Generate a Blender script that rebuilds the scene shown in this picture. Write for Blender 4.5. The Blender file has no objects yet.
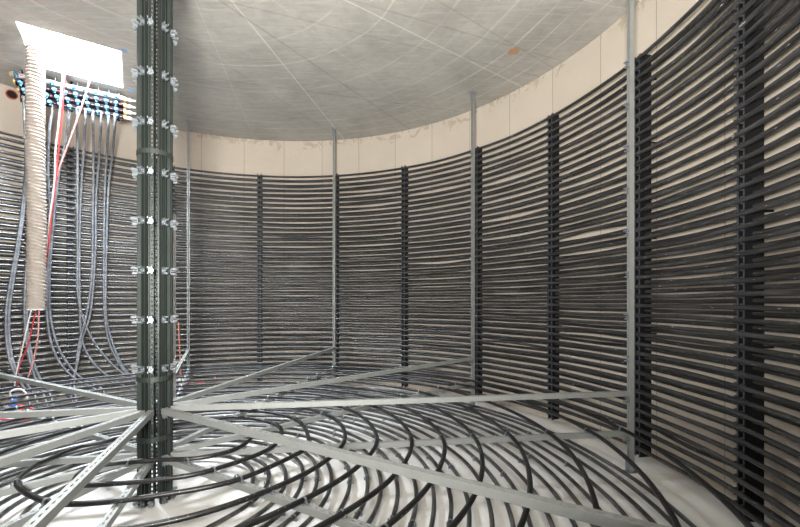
import bpy, bmesh, math, random
from math import sin, cos, pi, radians as R
from mathutils import Vector, Matrix
random.seed(7)
C = bpy.context.scene.collection
PI = pi

# ---------------------------------------------------------------- dimensions (metres), tank axis at the origin
R_WALL, H_CEIL = 4.33, 4.485
R_FRONT, R_BACK = 4.11, 4.190          # the two staggered layers of wall pipe
R_POST, Z_UP, Z_LOW = 3.917, 0.692, 0.342
PIPE = 0.0165
CAM = Vector((1.85, -2.966, 1.5))
FOC = 392.5                            # focal length in pixels of an 800 wide frame

# ---------------------------------------------------------------- materials
def new_mat(name):
    m = bpy.data.materials.new(name); m.use_nodes = True
    nt = m.node_tree; b = nt.nodes['Principled BSDF']
    return m, nt, b
def N(nt, t, **kw):
    n = nt.nodes.new(t)
    for k, v in kw.items(): setattr(n, k, v)
    return n
def L(nt, a, b): nt.links.new(a, b)
def mth(nt, op, a, b=None, c=None):
    n = N(nt, 'ShaderNodeMath', operation=op)
    for i, v in enumerate((a, b, c)):
        if v is None: continue
        if isinstance(v, (int, float)): n.inputs[i].default_value = v
        else: L(nt, v, n.inputs[i])
    return n.outputs[0]
def mix(nt, fac, a, b, mode='MIX'):
    n = N(nt, 'ShaderNodeMix', data_type='RGBA', blend_type=mode)
    for s, v in ((n.inputs[0], fac), (n.inputs[6], a), (n.inputs[7], b)):
        if isinstance(v, (int, float)): s.default_value = v
        elif isinstance(v, tuple): s.default_value = (*v, 1) if len(v) == 3 else v
        else: L(nt, v, s)
    return n.outputs[2]
def noise(nt, vec, scale, detail=4, rough=.55, dist=0):
    n = N(nt, 'ShaderNodeTexNoise'); n.inputs['Scale'].default_value = scale
    n.inputs['Detail'].default_value = detail; n.inputs['Roughness'].default_value = rough
    n.inputs['Distortion'].default_value = dist
    L(nt, vec, n.inputs['Vector']); return n.outputs['Fac']
def ramp(nt, fac, stops):
    n = N(nt, 'ShaderNodeValToRGB'); L(nt, fac, n.inputs[0]); e = n.color_ramp.elements
    while len(e) > 1: e.remove(e[0])
    for i, (p, c) in enumerate(stops):
        if i == 0: el = e[0]; el.position = p
        else: el = e.new(p)
        el.color = (c, c, c, 1) if isinstance(c, (int, float)) else (*c, 1)
    return n.outputs[0]
def bump(nt, b, h, s, d=.01):
    n = N(nt, 'ShaderNodeBump'); n.inputs['Strength'].default_value = s; n.inputs['Distance'].default_value = d
    L(nt, h, n.inputs['Height']); L(nt, n.outputs[0], b.inputs['Normal'])
def coords(nt): return N(nt, 'ShaderNodeTexCoord').outputs['Object']
def world_pos(nt): return N(nt, 'ShaderNodeNewGeometry').outputs['Position']
def polar(nt, vec):
    s = N(nt, 'ShaderNodeSeparateXYZ'); L(nt, vec, s.inputs[0])
    r = mth(nt, 'SQRT', mth(nt, 'ADD', mth(nt, 'MULTIPLY', s.outputs[0], s.outputs[0]), mth(nt, 'MULTIPLY', s.outputs[1], s.outputs[1])))
    a = mth(nt, 'ARCTAN2', s.outputs[1], s.outputs[0])
    return r, a, s.outputs[0], s.outputs[1], s.outputs[2]

def simple(name, col, rough=.5, metal=0, var=.15, scale=20, spec=.5):
    m, nt, b = new_mat(name)
    n = noise(nt, coords(nt), scale)
    lo = tuple(c * (1 - var) for c in col); hi = tuple(min(1, c * (1 + var)) for c in col)
    L(nt, mix(nt, n, lo, hi), b.inputs['Base Color'])
    b.inputs['Roughness'].default_value = rough; b.inputs['Metallic'].default_value = metal
    b.inputs['Specular IOR Level'].default_value = spec
    return m

def mat_wall():
    m, nt, b = new_mat('beige_fair_faced_concrete')
    P = world_pos(nt); r, a, x, y, z = polar(nt, P)
    # vertical formwork joints every 9.36 degrees
    k = mth(nt, 'DIVIDE', mth(nt, 'SUBTRACT', a, R(0.4)), R(9.36))
    fr = mth(nt, 'ABSOLUTE', mth(nt, 'SUBTRACT', mth(nt, 'FRACT', mth(nt, 'ADD', k, 100.5)), .5))
    joint = mth(nt, 'LESS_THAN', fr, .006)
    pid = mth(nt, 'FLOOR', mth(nt, 'ADD', k, 100.0))
    wn = N(nt, 'ShaderNodeTexWhiteNoise', noise_dimensions='1D'); L(nt, pid, wn.inputs['W'])
    n1 = noise(nt, P, 1.6, 5, .6); n2 = noise(nt, P, 14, 4)
    c = mix(nt, n1, (.50, .435, .36), (.64, .575, .49))
    c = mix(nt, mth(nt, 'MULTIPLY', n2, .35), c, (.60, .55, .48))
    c = mix(nt, mth(nt, 'MULTIPLY', wn.outputs[0], .22), c, (.47, .41, .34))
    # laitance stains under the ceiling
    st = noise(nt, P, 5.5, 6, .7, 1.2)
    top = mth(nt, 'SMOOTH_MIN', 1, mth(nt, 'MAXIMUM', 0, mth(nt, 'DIVIDE', mth(nt, 'SUBTRACT', z, 3.95), .5)), .1)
    thr = mth(nt, 'GREATER_THAN', mth(nt, 'MULTIPLY', st, mth(nt, 'ADD', .35, mth(nt, 'MULTIPLY', top, .60))), .49)
    c = mix(nt, mth(nt, 'MULTIPLY', thr, .5), c, (.33, .25, .17))
    c = mix(nt, mth(nt, 'MULTIPLY', joint, .7), c, (.20, .17, .13))
    L(nt, c, b.inputs['Base Color']); b.inputs['Roughness'].default_value = .75
    bump(nt, b, mth(nt, 'SUBTRACT', n2, mth(nt, 'MULTIPLY', joint, .8)), .25)
    return m

def mat_ceiling():
    m, nt, b = new_mat('grey_board_marked_concrete')
    P = world_pos(nt); r, a, x, y, z = polar(nt, P)
    wob = noise(nt, P, .9, 3)
    rr = mth(nt, 'ADD', r, mth(nt, 'MULTIPLY', mth(nt, 'SUBTRACT', wob, .5), .10))
    stops = [(0, 0)]
    for rad, s in ((.55, .5), (1.05, .5), (1.56, .9), (2.01, .9), (2.30, .35), (2.60, .8), (2.86, .4), (3.15, .9), (3.37, .4), (3.56, .8), (3.80, .6), (4.05, .7), (4.22, .4)):
        p = rad / 4.4
        stops += [(p - .0032, 0), (p, s)] if rad > 4.1 else [(p - .0035, 0), (p, s)]
        if len(stops) < 31: stops.append((p + .0035, 0))
    stops = stops[:31]
    rings = None
    for chunk in (stops[:16], [(0, 0)] + stops[16:]):
        o = ramp(nt, mth(nt, 'DIVIDE', rr, 4.4), chunk + [(min(.999, chunk[-1][0] + .004), 0)])
        rings = o if rings is None else mth(nt, 'MAXIMUM', rings, o)
    # later radii
    for rad, s in ((3.56, .8), (3.80, .6), (4.05, .7)):
        o = mth(nt, 'MULTIPLY', mth(nt, 'LESS_THAN', mth(nt, 'ABSOLUTE', mth(nt, 'SUBTRACT', rr, rad)), .010), s)
        rings = mth(nt, 'MAXIMUM', rings, o)
    brk = noise(nt, P, 2.6, 3); fine = noise(nt, P, 11, 5, .7)
    rings = mth(nt, 'MULTIPLY', rings, ramp(nt, mth(nt, 'ADD', mth(nt, 'MULTIPLY', brk, .6), mth(nt, 'MULTIPLY', fine, .4)), [(.40, .12), (.60, 1.0)]))
    # pale radial joints
    rad_l = None
    for deg, s in ((79, 1.0), (35, .9), (57, .25), (14, .35), (101, .3), (124, .5), (-10, .4), (-35, .5), (168, .5)):
        d = mth(nt, 'ABSOLUTE', mth(nt, 'SUBTRACT', mth(nt, 'MULTIPLY', x, sin(R(deg))), mth(nt, 'MULTIPLY', y, cos(R(deg)))))
        fw = mth(nt, 'GREATER_THAN', mth(nt, 'ADD', mth(nt, 'MULTIPLY', x, cos(R(deg))), mth(nt, 'MULTIPLY', y, sin(R(deg)))), 0)
        o = mth(nt, 'MULTIPLY', mth(nt, 'MULTIPLY', mth(nt, 'LESS_THAN', mth(nt, 'ADD', d, mth(nt, 'MULTIPLY', fine, .008)), .012), fw), s)
        rad_l = o if rad_l is None else mth(nt, 'MAXIMUM', rad_l, o)
    # dark streaks where boards met
    dark = None
    for (x0, y0), (x1, y1), s in (((.35, 1.35), (1.97, 3.75), 1.), ((-.6, 2.3), (2.8, 3.2), .8), ((1.2, .2), (3.6, 1.9), .8), ((-1.0, .6), (.6, 3.9), .6), ((-3.5, -1.0), (-.2, .3), .7), ((-3.0, -.2), (.3, 1.0), .7)):
        dx, dy = x1 - x0, y1 - y0; l = math.hypot(dx, dy)
        d = mth(nt, 'ABSOLUTE', mth(nt, 'SUBTRACT', mth(nt, 'MULTIPLY', mth(nt, 'SUBTRACT', x, x0), dy / l), mth(nt, 'MULTIPLY', mth(nt, 'SUBTRACT', y, y0), dx / l)))
        o = mth(nt, 'MULTIPLY', mth(nt, 'LESS_THAN', mth(nt, 'ADD', d, mth(nt, 'MULTIPLY', brk, .02)), .022), s)
        dark = o if dark is None else mth(nt, 'MAXIMUM', dark, o)
    n1 = noise(nt, P, 1.1, 6, .62, .4)
    # brushed streaks running one way
    mp = N(nt, 'ShaderNodeMapping'); L(nt, P, mp.inputs[0]); mp.inputs['Rotation'].default_value = (0, 0, R(-25)); mp.inputs['Scale'].default_value = (.7, 6, 1)
    n2 = noise(nt, mp.outputs[0], 1.8, 6, .65); n3 = noise(nt, P, 22, 4, .6)
    c = mix(nt, ramp(nt, n1, [(.3, 0), (.7, 1)]), (.28, .27, .245), (.45, .435, .40))
    c = mix(nt, mth(nt, 'MULTIPLY', ramp(nt, n2, [(.42, 0), (.62, 1)]), .30), c, (.34, .325, .29))
    c = mix(nt, mth(nt, 'MULTIPLY', n3, .3), c, (.50, .48, .44))
    c = mix(nt, mth(nt, 'MULTIPLY', ramp(nt, fine, [(.45, 0), (.65, 1)]), .28), c, (.24, .23, .20))
    c = mix(nt, mth(nt, 'MULTIPLY', ramp(nt, noise(nt, mp.outputs[0], 4.5, 6, .75), [(.50, 0), (.62, 1)]), .22), c, (.62, .60, .56))
    c = mix(nt, mth(nt, 'MULTIPLY', rings, .5), c, (.78, .76, .70))
    c = mix(nt, mth(nt, 'MULTIPLY', rad_l, .4), c, (.80, .78, .72))
    c = mix(nt, mth(nt, 'MULTIPLY', mth(nt, 'MULTIPLY', dark, fine), .7), c, (.20, .18, .15))
    def spot(px, py, rad, col, s):
        nonlocal c
        d = mth(nt, 'SQRT', mth(nt, 'ADD', mth(nt, 'POWER', mth(nt, 'SUBTRACT', x, px), 2), mth(nt, 'POWER', mth(nt, 'SUBTRACT', y, py), 2)))
        f = mth(nt, 'LESS_THAN', mth(nt, 'ADD', d, mth(nt, 'MULTIPLY', n3, rad * .8)), rad)
        c = mix(nt, mth(nt, 'MULTIPLY', f, s), c, col)
    spot(-1.95, 2.57, .07, (.10, .35, .75), .8); spot(-1.43, 1.70, .06, (.10, .35, .75), .7)
    spot(3.20, 1.72, .11, (.45, .22, .10), .8); spot(1.33, 4.1, .05, (.35, .2, .12), .6)
    L(nt, c, b.inputs['Base Color']); b.inputs['Roughness'].default_value = .8
    bump(nt, b, mth(nt, 'ADD', n2, mth(nt, 'MULTIPLY', rings, .65)), .2)
    return m

def mat_floor():
    m, nt, b = new_mat('pale_screed')
    P = world_pos(nt); n1 = noise(nt, P, 1.2, 6, .6, .5); n2 = noise(nt, P, 30, 3)
    c = mix(nt, ramp(nt, n1, [(.35, 0), (.65, 1)]), (.76, .745, .71), (.86, .845, .82))
    c = mix(nt, mth(nt, 'MULTIPLY', n2, .25), c, (.70, .68, .64))
    st = ramp(nt, noise(nt, P, 3.2, 5, .7, 1.5), [(.60, 0), (.68, 1)])
    c = mix(nt, mth(nt, 'MULTIPLY', st, .22), c, (.38, .32, .25))
    L(nt, c, b.inputs['Base Color']); b.inputs['Roughness'].default_value = .55
    bump(nt, b, n2, .15)
    return m

def mat_pipe(name, base=(.016, .017, .018), dust=(.17, .17, .17), dfac=.35, rough=.30):
    m, nt, b = new_mat(name)
    P = world_pos(nt); r, a, x, y, z = polar(nt, P)
    cv = N(nt, 'ShaderNodeCombineXYZ')
    L(nt, mth(nt, 'MULTIPLY', a, 4.0), cv.inputs[0]); L(nt, mth(nt, 'MULTIPLY', r, 9), cv.inputs[1]); L(nt, mth(nt, 'MULTIPLY', z, 9), cv.inputs[2])
    n1 = noise(nt, cv.outputs[0], 2.5, 5, .7); n2 = noise(nt, cv.outputs[0], 17, 2, .6)
    c = mix(nt, mth(nt, 'MULTIPLY', ramp(nt, n1, [(.42, 0), (.68, 1)]), dfac), base, dust)
    c = mix(nt, ramp(nt, n2, [(.70, 0), (.73, 1)]), c, (.62, .62, .62))      # scuffs and the worn dashes of print
    L(nt, c, b.inputs['Base Color'])
    L(nt, mth(nt, 'ADD', rough, mth(nt, 'MULTIPLY', n1, .25)), b.inputs['Roughness'])
    b.inputs['Specular IOR Level'].default_value = .6
    return m

def mat_steel(name, col=(.36, .375, .365), rough=.48, metal=.45):
    m, nt, b = new_mat(name)
    P = coords(nt); n1 = noise(nt, P, 9, 5, .6); n2 = noise(nt, P, 60, 2)
    lo = tuple(c * .78 for c in col); hi = tuple(min(1, c * 1.15) for c in col)
    L(nt, mix(nt, mth(nt, 'ADD', mth(nt, 'MULTIPLY', n1, .7), mth(nt, 'MULTIPLY', n2, .3)), lo, hi), b.inputs['Base Color'])
    b.inputs['Metallic'].default_value = metal
    L(nt, mth(nt, 'ADD', rough - .1, mth(nt, 'MULTIPLY', n1, .25)), b.inputs['Roughness'])
    return m

M = dict(wall=mat_wall(), ceiling=mat_ceiling(), floor=mat_floor(), pipe=mat_pipe('black_plastic_pipe', (.018, .0185, .019), (.22, .22, .225), .22, .24), coil=mat_pipe('clean_black_pipe', (.006, .006, .007), (.06, .06, .06), .2, .25),
    grey_pipe=mat_pipe('dusty_floor_pipe', (.022, .023, .024), (.22, .22, .215), .5, .25),
    hose=mat_pipe('slate_grey_hose', (.075, .08, .09), (.27, .28, .30), .5, .3),
    rack=simple('black_rack_plastic', (.006, .006, .007), .5, 0, .3, 12, .25), racklip=simple('lit_rack_edge', (.05, .054, .065), .4, 0, .3, 12),  # racklip: highlights along the rack edges put into a paler colour
    steel=mat_steel('galvanised_steel'), bracket=mat_steel('bright_zinc', (.33, .36, .385), .42, .7),
    colsteel=mat_steel('column_steel', (.052, .064, .058), .40, .5),
    duct=simple('cream_duct_fabric', (.42, .37, .33), .8, 0, .25, 35, .2), white=simple('white_plastic', (.80, .80, .80), .4, 0, .05),
    red=simple('red_plastic', (.62, .05, .05), .4, 0, .1), pink=simple('pink_cord', (.78, .35, .33), .5, 0, .2, 60), blue=simple('light_blue_plastic', (.05, .12, .175), .6, 0, .15, 20, .15),
    navy=simple('blue_plastic', (.12, .25, .65), .4, 0, .15), brass=simple('yellow_brass', (.70, .42, .15), .35, .6, .1), orange=simple('orange_paint', (.60, .22, .13), .45, 0, .15),
    header=simple('dark_header_tube', (.010, .0105, .012), .9, 0, .25, 15, .08), silver=mat_steel('bright_header_tube', (.35, .35, .37), .4, .4),
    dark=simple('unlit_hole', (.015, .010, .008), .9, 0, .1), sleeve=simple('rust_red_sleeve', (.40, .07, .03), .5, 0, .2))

# ---------------------------------------------------------------- mesh helper
class MB:
    def __init__(s): s.v = []; s.f = []; s.sm = []
    def add(s, v, f, smooth=False, mat=None):
        n = len(s.v)
        s.v += [tuple(mat @ Vector(p)) for p in v] if mat else [tuple(p) for p in v]
        s.f += [tuple(i + n for i in q) for q in f]; s.sm += [smooth] * len(f); return s
    def box(s, x0, x1, y0, y1, z0, z1, mat=None):
        v = [(x, y, z) for z in (z0, z1) for y in (y0, y1) for x in (x0, x1)]
        return s.add(v, [(0, 2, 3, 1), (4, 5, 7, 6), (0, 1, 5, 4), (1, 3, 7, 5), (3, 2, 6, 7), (2, 0, 4, 6)], False, mat)
    def cyl(s, p0, p1, r, n=10, r2=None, caps=True, mat=None):
        return s.tube([Vector(p0), Vector(p1)], [r, r if r2 is None else r2], n, False, caps, mat)
    def tube(s, pts, r, n=8, closed=False, caps=True, mat=None):
        pts = [Vector(p) for p in pts]; m = len(pts); rad = r if isinstance(r, (list, tuple)) else [r] * m
        V = []; prev = None
        for i, p in enumerate(pts):
            if closed: t = pts[(i + 1) % m] - pts[i - 1]
            else: t = pts[min(i + 1, m - 1)] - pts[max(i - 1, 0)]
            t.normalize()
            if prev is None:
                up = Vector((0, 0, 1)) if abs(t.z) < .9 else Vector((1, 0, 0)); a = up.cross(t).normalized()
            else:
                a = prev - t * prev.dot(t)
                a = a.normalized() if a.length > 1e-6 else t.orthogonal().normalized()
            prev = a; b = t.cross(a)
            V += [p + a * (cos(2 * PI * k / n) * rad[i]) + b * (sin(2 * PI * k / n) * rad[i]) for k in range(n)]
        F = []; mm = m if closed else m - 1
        for i in range(mm):
            j = (i + 1) % m
            F += [(i * n + k, i * n + (k + 1) % n, j * n + (k + 1) % n, j * n + k) for k in range(n)]
        s.add(V, F, True, mat)
        if caps and not closed:
            s.add(V[:n], [tuple(range(n))[::-1]], False, mat); s.add(V[-n:], [tuple(range(n))], False, mat)
        return s
    def mesh(s, name, m):
        me = bpy.data.meshes.new(name); me.from_pydata(s.v, [], s.f); me.polygons.foreach_set('use_smooth', s.sm)
        me.materials.append(m); me.update(); return me
    def build(s, name, m, parent=None, loc=(0, 0, 0), rz=0):
        return link(name, s.mesh(name, m), parent, loc, rz)

def link(name, me, parent=None, loc=(0, 0, 0), rz=0):
    o = bpy.data.objects.new(name, me); C.objects.link(o); o.location = loc; o.rotation_euler = (0, 0, rz)
    if parent: o.parent = parent
    return o
def tag(o, label, cat, group=None, kind=None):
    if label: o['label'] = label
    if cat: o['category'] = cat
    if group: o['group'] = group
    if kind: o['kind'] = kind
    return o
def thing(name, label, cat, loc=(0, 0, 0), rz=0, group=None):
    return tag(link(name, None, None, loc, rz), label, cat, group)
def pol(r, deg, z=0): return Vector((r * cos(R(deg)), r * sin(R(deg)), z))
def spline(pts, step=.04):
    P = [Vector(p) for p in pts]; P = [P[0] * 2 - P[1]] + P + [P[-1] * 2 - P[-2]]; out = []
    for i in range(1, len(P) - 2):
        a, b, c, d = P[i - 1:i + 3]; n = max(2, int((c - b).length / step))
        for k in range(n):
            t = k / n
            out.append(.5 * ((2 * b) + (c - a) * t + (2 * a - 5 * b + 4 * c - d) * t * t + (3 * b - a - 3 * c + d) * t ** 3))
    out.append(P[-2]); return out
def seen(x, y, r):
    """the point of the cylinder of radius r round the tank axis that stands in direction x, y"""
    u = (x - 400) / FOC; a = u * u + 1; b = 2 * (u * CAM.x + CAM.y); c = CAM.x ** 2 + CAM.y ** 2 - r * r
    Z = (-b + math.sqrt(b * b - 4 * a * c)) / 2 / a
    return Vector((CAM.x + u * Z, CAM.y + Z, CAM.z - (y - 301.8) * Z / FOC))
def at_depth(x, y, Z): return Vector((CAM.x + (x - 400) / FOC * Z, CAM.y + Z, CAM.z - (y - 301.8) * Z / FOC))

# ---------------------------------------------------------------- the shell
def ring_wall():
    n = 240; v = []; f = []
    for r in (R_WALL, R_WALL + .25):
        for z in (-.001, H_CEIL):
            v += [(r * cos(2 * PI * k / n), r * sin(2 * PI * k / n), z) for k in range(n)]
    for k in range(n):
        j = (k + 1) % n
        f.append((k, n + k, n + j, j)); f.append((2 * n + k, 2 * n + j, 3 * n + j, 3 * n + k))
    mb = MB(); mb.add(v, f, True); o = mb.build('wall_round', M['wall']); tag(o, None, None, kind='structure')
ring_wall()
mb = MB(); n = 96
mb.add([(R_WALL * 1.06 * cos(2 * PI * k / n), R_WALL * 1.06 * sin(2 * PI * k / n), z) for z in (0, -.3) for k in range(n)],
    [tuple(range(n)), tuple(range(2 * n - 1, n - 1, -1))] + [(k, n + k, n + (k + 1) % n, (k + 1) % n) for k in range(n)])
tag(mb.build('floor', M['floor']), None, None, kind='structure')

HA = Vector((-2.24, 1.21)); HB = Vector((-1.48, 1.72)); HD = HA + Vector((-.535, .79)); HC = HB + Vector((-.535, .79))
G2 = [Vector(p) for p in ((-2.4, -3.2), (1.9, -3.2), (2.9, -1.1), (-2.9, -1.1))]
HOLES = [[HA, HB, HC, HD]]
def ceiling():
    bm = bmesh.new(); edges = []
    def loop(ps):
        vs = [bm.verts.new((p[0], p[1], H_CEIL)) for p in ps]
        for i in range(len(vs)): edges.append(bm.edges.new((vs[i], vs[(i + 1) % len(vs)])))
    loop([(R_WALL * 1.06 * cos(2 * PI * k / 160), R_WALL * 1.06 * sin(2 * PI * k / 160)) for k in range(160)])
    for h in HOLES: loop(h)
    bmesh.ops.triangle_fill(bm, use_beauty=True, use_dissolve=False, edges=edges)
    for f in bm.faces:
        if f.normal.z > 0: f.normal_flip()
    r = bmesh.ops.extrude_face_region(bm, geom=bm.faces[:])
    bmesh.ops.translate(bm, verts=[g for g in r['geom'] if isinstance(g, bmesh.types.BMVert)], vec=(0, 0, .50))
    bmesh.ops.recalc_face_normals(bm, faces=bm.faces[:])
    me = bpy.data.meshes.new('ceiling'); bm.to_mesh(me); bm.free(); me.materials.append(M['ceiling'])
    tag(link('ceiling', me), None, None, kind='structure')
ceiling()

# ---------------------------------------------------------------- strut channel, slotted back at +y, length along +z
def channel_mb(length, w=.041, t=.003, pitch=.05, slot=(.028, .013), lip=.007):
    mb = MB(); h = w / 2; sw = slot[1] / 2
    mb.box(-h, -sw, h - t, h, 0, length); mb.box(sw, h, h - t, h, 0, length)
    z = 0; k = 0
    while z < length:
        z1 = min(length, z + (pitch - slot[0]))
        mb.box(-sw, sw, h - t, h, z, z1); z += pitch
    for s in (-1, 1):
        a, b = sorted((s * h, s * (h - t))); mb.box(a, b, -h, h - t, 0, length)
        a, b = sorted((s * (h - t), s * (h - t - lip))); mb.box(a, b, -h, -h + t, 0, length)
        a, b = sorted((s * (h - t - lip), s * (h - t - lip + t))); mb.box(a, b, -h + t, -h + .009, 0, length)
    return mb
# ---------------------------------------------------------------- small galvanised bracket: base plate, two prongs and a bolt, facing +x
def bracket_mb(s=1.0):
    mb = MB(); w = .019 * s
    mb.box(0, .004, -w, w, -.026 * s, .026 * s)
    for z, l in ((.022 * s, .044 * s), (-.024 * s, .036 * s)):
        mb.box(.004, l, -w, -w + .006, z - .008 * s, z + .008 * s); mb.box(.004, l, w - .006, w, z - .008 * s, z + .008 * s)
        mb.box(.004, l * .55, -w, w, z - .002, z + .003)
    mb.cyl((.004, 0, 0), (.020 * s, 0, 0), .008 * s, 6); mb.cyl((.020 * s, 0, 0), (.034 * s, 0, 0), .004 * s, 6)
    return mb
BR = bracket_mb().mesh('bracket', M['bracket']); BRC = bracket_mb(.85).mesh('bracket', M['bracket']); BRS = bracket_mb(.72).mesh('bracket', M['bracket'])

AZ = [7.3, 42.4, 79.6, 115.1, 152.0, 189.5, 225.5, 260.5, 289.0, 330.0]

# ---------------------------------------------------------------- central column
col = thing('centre_column', 'tall central column bundled from galvanised slotted channels with zinc brackets', 'column')
chm = channel_mb(H_CEIL - .01, .032, .0025, .032, (.018, .009), .003).mesh('channel', M['colsteel'])
for a in AZ:
    # open side outward
    o = link('channel', chm, col, pol(.099, a, .005), R(a) + PI / 2)
    for z in (1.01, 1.37, 1.73, 2.09, 2.45, 2.81, 3.17, 3.53, 3.89, 4.25):
        link('bracket', BRC, col, pol(.1155, a, z), R(a))
    link('foot_bracket', BRS, col, pol(.1155, a, .035), R(a))
for z in (.49, .93, 1.37, 1.73, 2.60, 3.9):
    mb = MB(); nn = 30; v = []
    for zz in (z - .018, z + .018):
        for rr in (.1165, .120): v += [pol(rr, 12 * k, zz) for k in range(nn)]
    f = []
    for k in range(nn):
        j = (k + 1) % nn
        f += [(k, j, 2 * nn + j, 2 * nn + k), (nn + k, 3 * nn + k, 3 * nn + j, nn + j), (k, nn + k, nn + j, j), (2 * nn + k, 2 * nn + j, 3 * nn + j, 3 * nn + k)]
    mb.add(v, f); 
    if z in (.49, .93, 2.60): mb.build('ring_band', M['colsteel'], col)

# ---------------------------------------------------------------- posts
POST = {0: 'right', 1: 'middle right', 2: 'middle', 3: 'left'}
post_label = {0: 'thin galvanised post nearest the camera, in front of the right hand wall pipes',
    1: 'thin galvanised ceiling post second from the right, where beams meet its foot',
    2: 'thin galvanised ceiling post in the middle of the far wall',
    3: 'thin bright galvanised post just right of the central column'}
pm = channel_mb(H_CEIL - .02, .041, .003, .05, (.026, .007)).mesh('channel', M['steel'])
LEV = [1.0, 1.37, 1.74, 2.11, 2.48, 2.85, 3.22, 3.59]
for k in range(4):
    a = AZ[k]; t = thing('strut_post', post_label[k], 'post', pol(R_POST, a), R(a), 'ceiling posts round the wall')
    link('channel', pm, t, (0, 0, .01), -PI / 2)
    for z in LEV: link('bracket', BRC, t, (-.0207, 0, z), PI)
    mb = MB(); mb.box(-.05, .05, -.035, .035, 0, .006); mb.box(-.028, -.022, -.03, .03, .006, .11); mb.cyl((-.04, 0, .006), (-.04, 0, .02), .008, 6); mb.build('foot_bracket', M['bracket'], t)
    mb = MB(); mb.box(-.05, .05, -.035, .035, H_CEIL - .006, H_CEIL); mb.box(-.028, -.022, -.025, .025, H_CEIL - .12, H_CEIL - .006); mb.cyl((-.04, 0, H_CEIL - .025), (-.04, 0, H_CEIL - .006), .01, 6); mb.build('ceiling_bracket', M['bracket'], t)

# ---------------------------------------------------------------- upper floor coil: radius as a function of direction and turn
P0R = [.62, .87, 1.10, 1.41, 1.67, 1.95, 2.21, 2.48, 2.78, 3.14, 3.50, 3.83]
OFF = [(-71, -.20), (-31, -.14), (5, 0), (38, .02), (76, -.05), (150, -.12), (200, -.16), (250, -.20), (289, -.20)]
def off(d):
    d = (d + 71) % 360 - 71
    for (a, u), (b, v) in zip(OFF, OFF[1:]):
        if a <= d <= b:
            t = (d - a) / (b - a); t = t * t * (3 - 2 * t); return u + (v - u) * t
    return -.2
def coil_r(D):
    """D = total angle in degrees counted from the first turn (5 deg = start of turn 0)"""
    n = (D - 5) / 360
    i = max(0, min(len(P0R) - 2, int(math.floor(n)))); t = n - i
    base = P0R[i] + (P0R[i + 1] - P0R[i]) * t
    return base + off(D)
ZC = Z_LOW + .0205 + PIPE + .004
head = [(110, .50), (76, .62), (38, .70), (20, .67), (3, .61), (-11, .52), (-26, .40), (-51, .245), (-78, .225), (-101, .235), (-122, .32), (-126, .42), (-112, .53), (-97, .58), (-56, .60), (-31, .70), (4, .87),
        (38, .94), (76, .86), (120, .60), (159, .52), (175, .62), (194, .66), (209, .71), (229, .75), (260, .78), (278, .80), (304, .84), (329, .97), (357, 1.11), (365, 1.14)]
pts = [pol(r, d, ZC) for d, r in head]
D = 2 * 360 + 5 + 18
while D < 11 * 360 + 290:
    pts.append(pol(min(3.872, coil_r(D) + random.uniform(-.008, .008)), D, ZC)); D += 18
mb = MB(); mb.tube(spline(pts, .045), PIPE, 8)
o = mb.build('coiled_pipe', M['coil']); tag(o, 'black plastic pipe coiled in wide spaced turns on top of the low beams', 'pipe')

# lower coil on the floor
lo = thing('coiled_floor_pipe', 'dusty grey pipe wound in close turns flat on the pale floor', 'pipe')
pts = []; D = 0; NT = 25
while D < 24 * 360 + 278:
    r = .69 + .1285 * D / 360
    pts.append(pol(r + .012 * sin(D * .013) + random.uniform(-.008, .008), D + 12, .060 + random.uniform(-.004, .006))); D += 15 if r > 1.5 else 20
mb = MB(); mb.tube(spline(pts, .06), PIPE, 7); mb.build('coil', M['grey_pipe'], lo)
def clip_mesh(zb, name='pipe_clip'):
    mb = MB(); mb.box(-.028, .028, -.012, .012, -.004, 0)          # plate under the pipe, pipe along y
    arc = [Vector((cos(t) * (PIPE + .003), 0, PIPE + sin(t) * (PIPE + .003))) for t in [PI * k / 8 for k in range(9)]]
    for p, q in zip(arc, arc[1:]):
        d = (q - p); mb.add([p + Vector((0, s, 0)) for s in (-.008, .008)] + [q + Vector((0, s, 0)) for s in (-.008, .008)], [(0, 1, 3, 2)])
    for s in (-1, 1):
        x0, x1 = sorted((s * (PIPE + .001), s * (PIPE + .005))); mb.box(x0, x1, -.008, .008, -.004, PIPE)
        mb.cyl((s * .024, 0, 0), (s * .024, 0, .016), .004, 6)
    return mb.mesh(name, M['bracket'])
CLIP = clip_mesh(0)
cnt = 0
for D0 in (-52, -38, -14, 10, 22, 50, 62, 92):
    for turn in range(1, NT - 1):
        if (turn * 7 + D0) % 3 == 0 or cnt >= 98: continue
        D = D0 - 12 + 360 * turn
        r = .69 + .1285 * D / 360 + .012 * sin(D * .013)
        if r > 3.8: continue
        dd = D0 + random.uniform(-5, 5); link('pipe_clip', CLIP, lo, pol(r + .1285 * (dd - D0) / 360, dd, .060 - PIPE), R(dd)); cnt += 1

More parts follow.
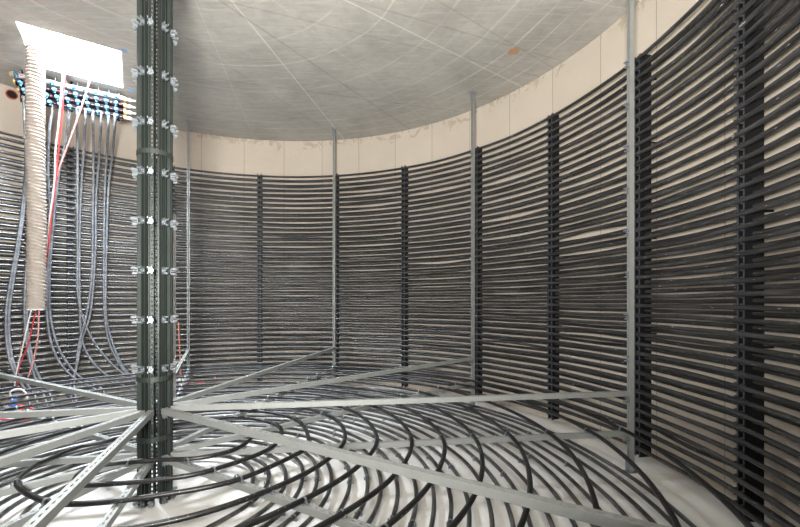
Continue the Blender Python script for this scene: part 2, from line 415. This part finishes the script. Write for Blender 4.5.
# ---------------------------------------------------------------- radial beams, with clips on the lower ones
where = {0: 'from column to the nearest thin post on the right', 1: 'from column to second post from the right', 2: 'from column to the middle post of the far wall',
    3: 'from column back to the post just right of it', 4: 'dropping from the left edge to the column', 5: 'running level from column to left edge',
    6: 'from column to left edge, just below the level one', 7: 'from column to left edge, lowest that reaches it', 8: 'from column steeply down to the bottom left', 9: 'from column across to the bottom right'}
length = R_POST - .022 - .118
bmU = channel_mb(length, .041, .003, .05, (.026, .007)).mesh('channel', M['steel'])
bmL = channel_mb(length, .041, .003, .05, (.026, .007)).mesh('channel', M['steel'])
for k, a in enumerate(AZ):
    for lvl, z, me in (('upper', Z_UP, bmU), ('lower', Z_LOW, bmL)):
        t = thing('radial_strut', f'{lvl} steel beam {where[k]}', 'beam', pol(0, 0, z), R(a), f'{lvl} radial beams')
        o = link('channel', me, t, (.118, 0, 0)); o.rotation_euler = (Matrix(((0, 0, 1), (-1, 0, 0), (0, 1, 0)))).transposed().to_euler() if False else (0, 0, 0)
        # length axis z -> x, slotted back y -> z
        o.rotation_euler = Matrix(((0, 0, 1), (1, 0, 0), (0, 1, 0))).to_euler()
        link('end_bracket', BRS, t, (.118, 0, -.03))
        if k < 4:
            link('end_bracket', BR, t, (.118 + length - .002, 0, -.045), PI)
        if lvl == 'lower':
            spots = []
            for n in range(0, 12):
                Dg = n * 360 + 5 + ((a - 5 + 71) % 360 - 71)
                if n < 2: continue
                r = coil_r(Dg)
                if .9 < r < 3.86: spots.append(r)
            for d, r in head:
                if abs((d - a + 180) % 360 - 180) < 4.5: spots.append(r)
            for r in sorted(set(round(s, 2) for s in spots)): link('pipe_clip', CLIP, t, (r, 0, .0245), 0)

# ---------------------------------------------------------------- pipe racks on the wall
RACKS = [(-5.0, 'nearest the right edge of the picture'), (9.8, 'directly behind the nearest post'), (26.6, 'between the two right hand posts'), (43.9, 'behind the second post from the right'),
    (62.5, 'between the middle post and the second post from the right'), (80.4, 'behind the post in the middle of the far wall'), (99.4, 'between the middle post and the column'), (118.6, 'just to the right of the central column'), (136.8, 'between the hanging duct and the column')]
NF = 42; ZT, ZB = 3.752, .142; PIT = (ZT - ZB) / (NF - 1)
w = .0325
sp = MB(); sp.box(4.128, 4.245, -.003, .003, .06, 3.80); SP = sp.mesh('side_plate', M['rack'])
bp = MB(); bp.box(4.215, 4.221, -w, w, .06, 3.80)
for z in (.3, 1.2, 2.1, 3.0, 3.6): bp.cyl((4.221, 0, z), (R_WALL - .001, 0, z), .008, 8)
BP = bp.mesh('back_plate', M['rack'])
cb = MB()
for s in (-1, 1):
    a, b = sorted((s * w, s * (w - .012))); cb.box(4.126, 4.130, a, b, .055, 3.80)
for i in range(NF):
    z = ZT - i * PIT
    for s in (-1, 1):
        a, b = sorted((s * w, s * (w - .009)))
        cb.box(4.106, 4.127, a, b, z - PIPE - .009, z - PIPE - .001); cb.box(4.106, 4.127, a, b, z + PIPE + .001, z + PIPE + .009)
    cb.box(4.150, 4.153, -.012, .012, z - PIT * .5 - .014, z - PIT * .5 + .014)
CB = cb.mesh('clip_strip', M['racklip'])
for a, lab in RACKS:
    t = thing('pipe_rack', f'black upright pipe rack {lab}', 'rack', (0, 0, 0), R(a), 'pipe racks on the round wall')
    link('side_plate', SP, t, (0, -w, 0)); link('side_plate', SP, t, (0, w, 0)); link('back_plate', BP, t); link('clip_strip', CB, t)

# ---------------------------------------------------------------- wall pipes, two staggered layers
rk = [a for a, _ in RACKS]
step = 18.0
rall = rk + [a for a in (154.8, 172.8, 190.8, 208.8, 226.8, 244.8, 262.8, 280.8, 298.8, 316.8, 336.0)]
rall = sorted(x % 360 for x in rall)
NS = 300
def ordinal(n):
    return str(n) + ('th' if 10 <= n % 100 <= 20 else {1: 'st', 2: 'nd', 3: 'rd'}.get(n % 10, 'th'))
def wall_pipe(i, r0, z0, layer):
    rng = random.Random(i * 31 + (7 if layer == 'back' else 0))
    sag = [rng.gauss(0, .0050) for _ in rall]; bow = [rng.gauss(0, .006) for _ in rall]
    if rng.random() < .3: sag[rng.randrange(len(sag))] += rng.choice((-.02, .018, -.015))
    if layer == 'front' and i == 0: sag = [s * .3 for s in sag]
    pts = []
    for k in range(NS):
        d = 360 * k / NS; j = 0
        for q in range(len(rall)):
            if rall[q] <= d: j = q
        if d < rall[0]: j = len(rall) - 1
        a = rall[j]; b = rall[(j + 1) % len(rall)]; span = (b - a) % 360; t = ((d - a) % 360) / span
        h = sin(PI * t) ** 2
        pts.append(pol(r0 + bow[j] * h - .004 * h, d, z0 + sag[j] * h - .002 * h))
    mb = MB(); mb.tube(pts, .0172, 8, True); o = mb.build('heating_pipe', M['pipe'])
    nth = 'topmost' if i == 0 else ('lowest' if i == (NF - 1 if layer == 'front' else NF - 2) else ordinal(i + 1) + ' from the top')
    row = 'front layer' if layer == 'front' else 'back layer'
    tag(o, f'black pipe round the wall, {nth} of the {row}', 'pipe', f'wall pipes of the {layer} layer')
for i in range(NF): wall_pipe(i, R_FRONT, ZT - i * PIT, 'front')
for i in range(NF - 1): wall_pipe(i, R_BACK, ZT - (i + .5) * PIT, 'back')

# ---------------------------------------------------------------- fabric duct hanging from the hatch
DX, DY = -2.32, 1.53
t = thing('hanging_duct', 'cream ribbed fabric duct hanging down through the ceiling hatch', 'duct', (DX, DY, 1.41))
v = []; f = []; nr = 28; Ltot = 3.5; nz = 640
for i in range(nz + 1):
    z = Ltot * i / nz
    for k in range(nr):
        th = 2 * PI * k / nr
        ph = z / .040 * 2 * PI + 2.4 * sin(th + .3 + .2 * sin(z)) + .9 * sin(2.3 * z + 2 * th) + .6 * sin(11 * z + 3 * th)
        r = .078 + .010 * (.5 + .5 * sin(ph)) ** .6 + .002 * sin(7 * th + z * 9) + .0025 * sin(z * 31 + th * 3)
        v.append((r * cos(th) + .008 * sin(z * 2.1), r * sin(th), z))
for i in range(nz):
    for k in range(nr): f.append((i * nr + k, i * nr + (k + 1) % nr, (i + 1) * nr + (k + 1) % nr, (i + 1) * nr + k))
mb = MB(); mb.add(v, f, True); mb.build('hose_skin', M['duct'], t)
mb = MB(); ringp = [(.082 * cos(q) , .082 * sin(q), .004) for q in [2 * PI * k / 24 for k in range(24)]]; mb.tube(ringp, .005, 6, True); mb.build('hem', M['white'], t)

# ---------------------------------------------------------------- manifold under the ceiling
MA = Vector((-3.09, 2.00)); MBb = Vector((-2.06, 2.62)); md = (MBb - MA); ml = md.length; ma = math.atan2(md.y, md.x)
man = thing('pipe_manifold', 'manifold of four stacked headers with light blue valves beside the ceiling hatch', 'manifold', (MA.x, MA.y, 0), ma)
# local x along the headers, local -y faces the camera
HZ = [4.385, 4.300, 4.220, 4.140]
for j, z in enumerate(HZ):
    x0 = .02 + .035 * j; yy = .0 + .02 * j
    mb = MB(); mb.cyl((x0, yy, z), (ml - .02, yy, z), .036 if j == 0 else .037, 14); h = mb.build('header', M['silver'] if j == 0 else M['header'], man)
    mb = MB(); mb.cyl((ml - .02, yy, z), (ml + .01, yy, z), .033, 12); mb.build('end_ring', M['brass'], man)
    mb = MB(); mb.cyl((x0 - .02, yy, z), (x0, yy, z), .033, 12); mb.build('end_ring', M['brass'], man)
    mb = MB(); mb.cyl((ml + .01, yy, z), (ml + .07, yy, z), .020, 10); mb.cyl((ml + .04, yy, z), (ml + .055, yy, z), .027, 8); mb.cyl((ml + .07, yy, z), (ml + .12, yy, z), .012, 8); mb.build('end_fitting', M['white'], man)
    for q in range(10):
        x = x0 + .05 + q * (ml - .12 - x0) / 9.3
        mb = MB(); mb.cyl((x, yy - .028, z - .004), (x, yy - .062, z - .010), .026, 10); mb.cyl((x, yy - .062, z - .010), (x, yy - .085, z - .012), .019, 8)
        mb.cyl((x, yy - .045, z - .012), (x, yy - .045, z - .050), .016, 8)
        mb.build('valve', M['blue'], man)
        mb = MB(); mb.box(x + .034, x + .062, yy - .036, yy - .031, z - .008, z + .004); mb.build('tag', M['red'], man)
        if j == 0:
            mb = MB(); mb.cyl((x + .03, yy, z + .03), (x + .03, yy, H_CEIL - .004), .004, 6); mb.cyl((x + .03, yy, z + .045), (x + .03, yy, z + .06), .010, 6); mb.build('hanger_rod', M['bracket'], man)
mb = MB()
for x in (.1, ml * .5, ml - .08): mb.box(x - .012, x + .012, .04, .07, 4.08, H_CEIL - .002)
mb.build('support_strip', M['header'], man)
mb = MB(); mb.box(.10, ml - .03, .036, .044, 4.08, 4.34); mb.build('back_plate', M['header'], man)

def man_pt(x, z): 
    d = Vector((cos(ma), sin(ma))); nrm = Vector((-sin(ma), cos(ma)))
    p = MA + d * x + nrm * .015; return Vector((p.x, p.y, z))
# feed hoses from the manifold down the wall pipes to the floor
H = [
 [(115, 124), (113, 150), (108.5, 190), (106.5, 250), (106, 310), (110, 335), (122, 365), (137, 384)],
 [(108.5, 124), (107, 150), (104.5, 200), (104, 260), (104.5, 310), (110, 345), (128, 376), (146, 389)],
 [(101, 122), (99, 160), (96, 200), (95.5, 250), (91, 310), (82, 340), (77, 365), (74, 384)],
 [(93, 121), (93.5, 160), (93, 210), (92, 270), (87.5, 310), (79, 345), (76, 370), (70, 388)],
 [(85.5, 119), (84, 150), (81, 190), (79.5, 250), (80, 300), (82, 340), (96, 366), (120, 384), (136, 391)],
 [(77, 118), (77.5, 160), (77.5, 250), (78.5, 300), (90, 335), (108, 360), (126, 376), (142, 386)],
 [(69, 116), (66, 140), (58, 180), (53, 230), (49.5, 280), (51, 320), (61, 353), (80, 377), (102, 389)],
 [(52, 112), (49, 135), (48, 170), (50, 230), (47, 290), (48.5, 330), (57, 358), (74, 378), (96, 390)],
 [(30, 108), (29, 160), (25, 200), (20, 240), (12, 290), (9, 315), (10, 345), (17, 372), (34, 394)],
 [(24, 107), (26, 160), (23, 200), (18, 240), (9, 290), (6, 315), (7, 345), (13, 370), (26, 392)],
 [(38, 110), (33, 170), (28, 230), (27, 290), (28, 335), (36, 370), (50, 395)],
 [(44, 111), (38, 170), (30, 230), (25, 290), (25.5, 335), (33, 372), (44, 396)]]
hl = ['ending furthest right beside the column', 'second to the left of the column', 'leaning left where it reaches the floor', 'crossing its neighbour low on the wall', 'curving right across the lowest wall pipes', 'hanging straight in front of the left rack',
      'bowing left of the rack and curving right', 'just right of the hanging duct', 'bowing out left of the duct', 'furthest left of all', 'hidden behind the duct and emerging below it', 'beside the other hose behind the duct']
for k, pl in enumerate(H):
    pp = []; n = len(pl)
    Zs = 5.0 + (pl[0][0] - 12) / 113 * .585
    pp.append(at_depth(pl[0][0], pl[0][1] - 6, Zs) + Vector((0, 0, .06)))
    for i, (x, y) in enumerate(pl):
        t_ = y
        if i == 0: pp.append(at_depth(x, y, Zs + .02)); continue
        rr = 3.6 + .42 * min(1, (y - 120) / 75) if y < 200 else 4.045
        p = seen(x, y, rr)
        if y > 340:
            rr = 4.045 - .25 * (y - 340) / 50; p = seen(x, y, rr)
        p.z = max(p.z, .10); pp.append(p)
    q = pp[-1]; e = q * .93; e.z = .085; pp.append(e)
    mb = MB(); mb.tube(spline(pp, .07), .0165, 8)
    tag(mb.build('feed_hose', M['hose']), f'grey feed hose falling from the manifold, {hl[k]}', 'hose', 'feed hoses from the manifold')
    
# ---------------------------------------------------------------- cords through the hatch
def cord(pl, Zf, r, m, label, tail=None):
    p = [at_depth(x, y, Z) for (x, y), Z in zip(pl, Zf)]
    if tail: p += [Vector(q) for q in tail]
    mb = MB(); mb.tube(spline(p, .05), r, 6); tag(mb.build('cable', M[m]), label, 'cable', 'cables through the hatch')
cord([(67, 5), (65.5, 42), (62, 85), (59, 120), (55.5, 150), (54.5, 180), (50, 215), (46, 245), (36, 290), (30, 315), (23, 345), (16, 375), (14, 392)], [4.75] * 7 + [4.8, 4.9, 4.95, 5.0, 5.1, 5.2], .009, 'white', 'white cable falling from the hatch and passing behind the duct')
cord([(69, 5), (67, 45), (64, 85), (61.5, 120), (58.5, 150), (56, 180), (51.5, 215), (48, 250), (42, 290), (35, 315), (28, 345), (21, 362), (17, 380), (21, 393)], [4.76] * 8 + [4.85, 4.95, 5.0, 5.1, 5.2, 5.3], .008, 'red', 'red cable running down beside the white one')
cord([(104, 5), (97, 50), (90, 80), (80.5, 110), (70, 140), (58, 172), (53, 195), (49, 235), (44, 280), (39, 312), (38, 335), (34, 358), (28, 378), (24, 395)], [4.95] * 6 + [4.9, 4.85, 4.85, 4.95, 5.0, 5.1, 5.2, 5.3], .009, 'pink', 'pink cable slanting across the manifold from the hatch')

# ---------------------------------------------------------------- bits standing about near the left post and on the left
mb = MB(); p0 = at_depth(178.5, 322, 6.0); p1 = at_depth(181.5, 388, 6.0); p1.z = max(.07, p1.z); mb.cyl(p0, p1, .009, 10); tag(mb.build('marking_rod', M['orange']), 'orange rod standing upright between column and left post', 'rod')
mb = MB(); p0 = at_depth(174.5, 215, 3.4); p1 = at_depth(174.5, 408, 3.4); mb.cyl(p0, p1, .011, 10); tag(mb.build('plastic_tube', M['white']), 'slim white tube standing against the right side of the column', 'tube')
t = thing('spirit_level', 'white and red bar lying on the floor pipes by the left post', 'tool', seen(196, 391, 3.9) * 1.0, R(10)); t.location.z = .15
mb = MB(); mb.box(-.13, .13, -.012, .012, 0, .05); mb.build('body', M['white'], t)
mb = MB(); mb.box(-.02, .13, -.016, -.012, .004, .03); mb.build('stripe', M['red'], t)
for k, (x, y, lab) in enumerate(((187, 381, 'white pipe coupling standing at the foot of the left post'), (181, 388, 'white pipe coupling lying nearest the column'), (175, 393, 'white pipe coupling resting against the column side'))):
    p = seen(x, y, 3.80 - .12 * k); t = thing('pipe_coupling', lab, 'pipe fitting', (p.x, p.y, .13), .6 * k, 'white couplings by the left post')
    mb = MB(); mb.cyl((0, 0, 0), (0, 0, .12), .032, 12); mb.build('body', M['white'], t)
    mb = MB(); mb.cyl((0, 0, .12), (0, 0, .15), .040, 12); mb.build('collar', M['white'], t)
    mb = MB(); mb.cyl((0, 0, .03), (0, 0, .05), .0345, 12); mb.build('seal_ring', M['red'], t)
p = seen(215, 380, 3.95); t = thing('capped_pipe_stub', 'small red capped stub above the far floor pipes', 'pipe fitting', (p.x, p.y, .14))
mb = MB(); mb.cyl((0, 0, 0), (0, 0, .045), .012, 8); mb.cyl((0, 0, .075), (0, 0, .12), .014, 8); mb.build('cap', M['red'], t)
mb = MB(); mb.cyl((0, 0, .045), (0, 0, .075), .010, 8); mb.build('stub', M['white'], t)

# work lamp and tangled cord at the far left
p = seen(8, 400, 3.35)
t = thing('cable_reel_stand', 'blue and white cable holder among red cord on the floor at far left', 'cable holder', (p.x, p.y, .085), .5)
mb = MB(); mb.add([(-.05, -.03, 0), (.05, -.03, 0), (.05, .03, 0), (-.05, .03, 0), (.03, -.02, .24), (.09, -.02, .24), (.09, .02, .24), (.03, .02, .24)], [(3, 2, 1, 0), (4, 5, 6, 7), (0, 1, 5, 4), (1, 2, 6, 5), (2, 3, 7, 6), (3, 0, 4, 7)]); mb.build('body', M['navy'], t)
mb = MB(); mb.tube(spline([(.04, 0, .23), (.02, 0, .33), (.10, 0, .36), (.16, 0, .30), (.17, 0, .20)], .02), .009, 8); mb.build('handle', M['white'], t)
mb = MB(); mb.box(-.10, .08, -.06, .06, -.01, .02); mb.build('base', M['white'], t)
pts = []
c0 = seen(16, 408, 3.3)
for k in range(60):
    q = k / 59 * 5 * PI; pts.append((c0.x + (.22 + .04 * sin(q * .7)) * cos(q) + .02 * k / 10, c0.y + (.10 + .03 * cos(q * 1.3)) * sin(q) - .0, .10 + .012 * (k % 7) / 7 + (.16 * max(0, sin(q * .5)) ** 3)))
mb = MB(); mb.tube(spline(pts, .03), .010, 6); tag(mb.build('cord_tangle', M['red']), 'tangled red cord lying on the pipes at the left edge', 'cord')

# sleeve in the wall beside the manifold
p = seen(11.5, 95, R_WALL); d = Vector((p.x, p.y, 0)).normalized(); az = math.atan2(d.y, d.x)
t = thing('wall_sleeve', 'rust red round pipe sleeve opening in the concrete wall beside the manifold', 'pipe sleeve', (p.x, p.y, p.z), az)
mb = MB(); nn = 20
for r, x0, x1 in ((.062, -.03, -.012),): 
    v = []
    for (rr, xx) in ((.052, -.008), (.052, -.03), (.062, -.03), (.062, .0)): v += [(xx, rr * cos(2 * PI * k / nn), rr * sin(2 * PI * k / nn)) for k in range(nn)]
    f = [(i * nn + k, (i + 1) * nn + k, (i + 1) * nn + (k + 1) % nn, i * nn + (k + 1) % nn) for i in range(3) for k in range(nn)]
    mb.add(v, f, True)
mb.build('rim', M['sleeve'], t)
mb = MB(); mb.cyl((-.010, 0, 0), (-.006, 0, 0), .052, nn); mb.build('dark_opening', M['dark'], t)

# ---------------------------------------------------------------- light: daylight through the hatch
world = bpy.data.worlds.new('sky'); bpy.context.scene.world = world; world.use_nodes = True
wn = world.node_tree; bg = wn.nodes['Background']
sky = wn.nodes.new('ShaderNodeTexSky'); sky.sky_type = 'HOSEK_WILKIE'; sky.turbidity = 8; sky.sun_direction = (-.3, .3, .9)
bg.inputs['Color'].default_value = (.86, .93, 1.0, 1); bg.inputs['Strength'].default_value = 110
wn.nodes.remove(sky)
def portal(c, sx, sy, rz, name):
    l = bpy.data.lights.new(name, 'AREA'); l.shape = 'RECTANGLE'; l.size = sx; l.size_y = sy; l.cycles.is_portal = True
    o = bpy.data.objects.new(name, l); C.objects.link(o); o.location = (c[0], c[1], H_CEIL + .49); o.rotation_euler = (0, 0, rz)
hc = (HA + HB + HC + HD) / 4; portal(hc, .915, .954, math.atan2(.51, .76), 'hatch_daylight')
def fill_lamp(name, loc, aim, power, size, col):
    l = bpy.data.lights.new(name, 'AREA'); l.shape = 'DISK'; l.size = size; l.energy = power; l.color = col
    o = bpy.data.objects.new(name, l); C.objects.link(o); o.location = loc
    o.rotation_euler = (Vector(aim) - Vector(loc)).to_track_quat('-Z', 'Y').to_euler(); return o
# added unseen fill behind the camera, aimed at the ceiling to brighten the tank
fill_lamp('ceiling_fill', (1.55, -3.35, 1.7), (.75, -1.2, 4.485), 235, .7, (1, .97, .92))

# ---------------------------------------------------------------- camera
cd = bpy.data.cameras.new('camera'); cam = bpy.data.objects.new('camera', cd); C.objects.link(cam)
cam.location = CAM; cam.rotation_euler = (PI / 2, 0, 0)
cd.sensor_width = 36; cd.sensor_fit = 'HORIZONTAL'; cd.lens = FOC / 800 * 36; cd.shift_y = 38.3 / 800; cd.clip_start = .02
sc = bpy.context.scene; sc.camera = cam
sc.view_settings.view_transform = 'Standard'; sc.view_settings.look = 'None'; sc.view_settings.gamma = 1; sc.view_settings.use_curve_mapping = False
sc.view_settings.exposure = 1.4
sc.cycles.use_denoising = True
sc.cycles.max_bounces = 10; sc.cycles.diffuse_bounces = 6
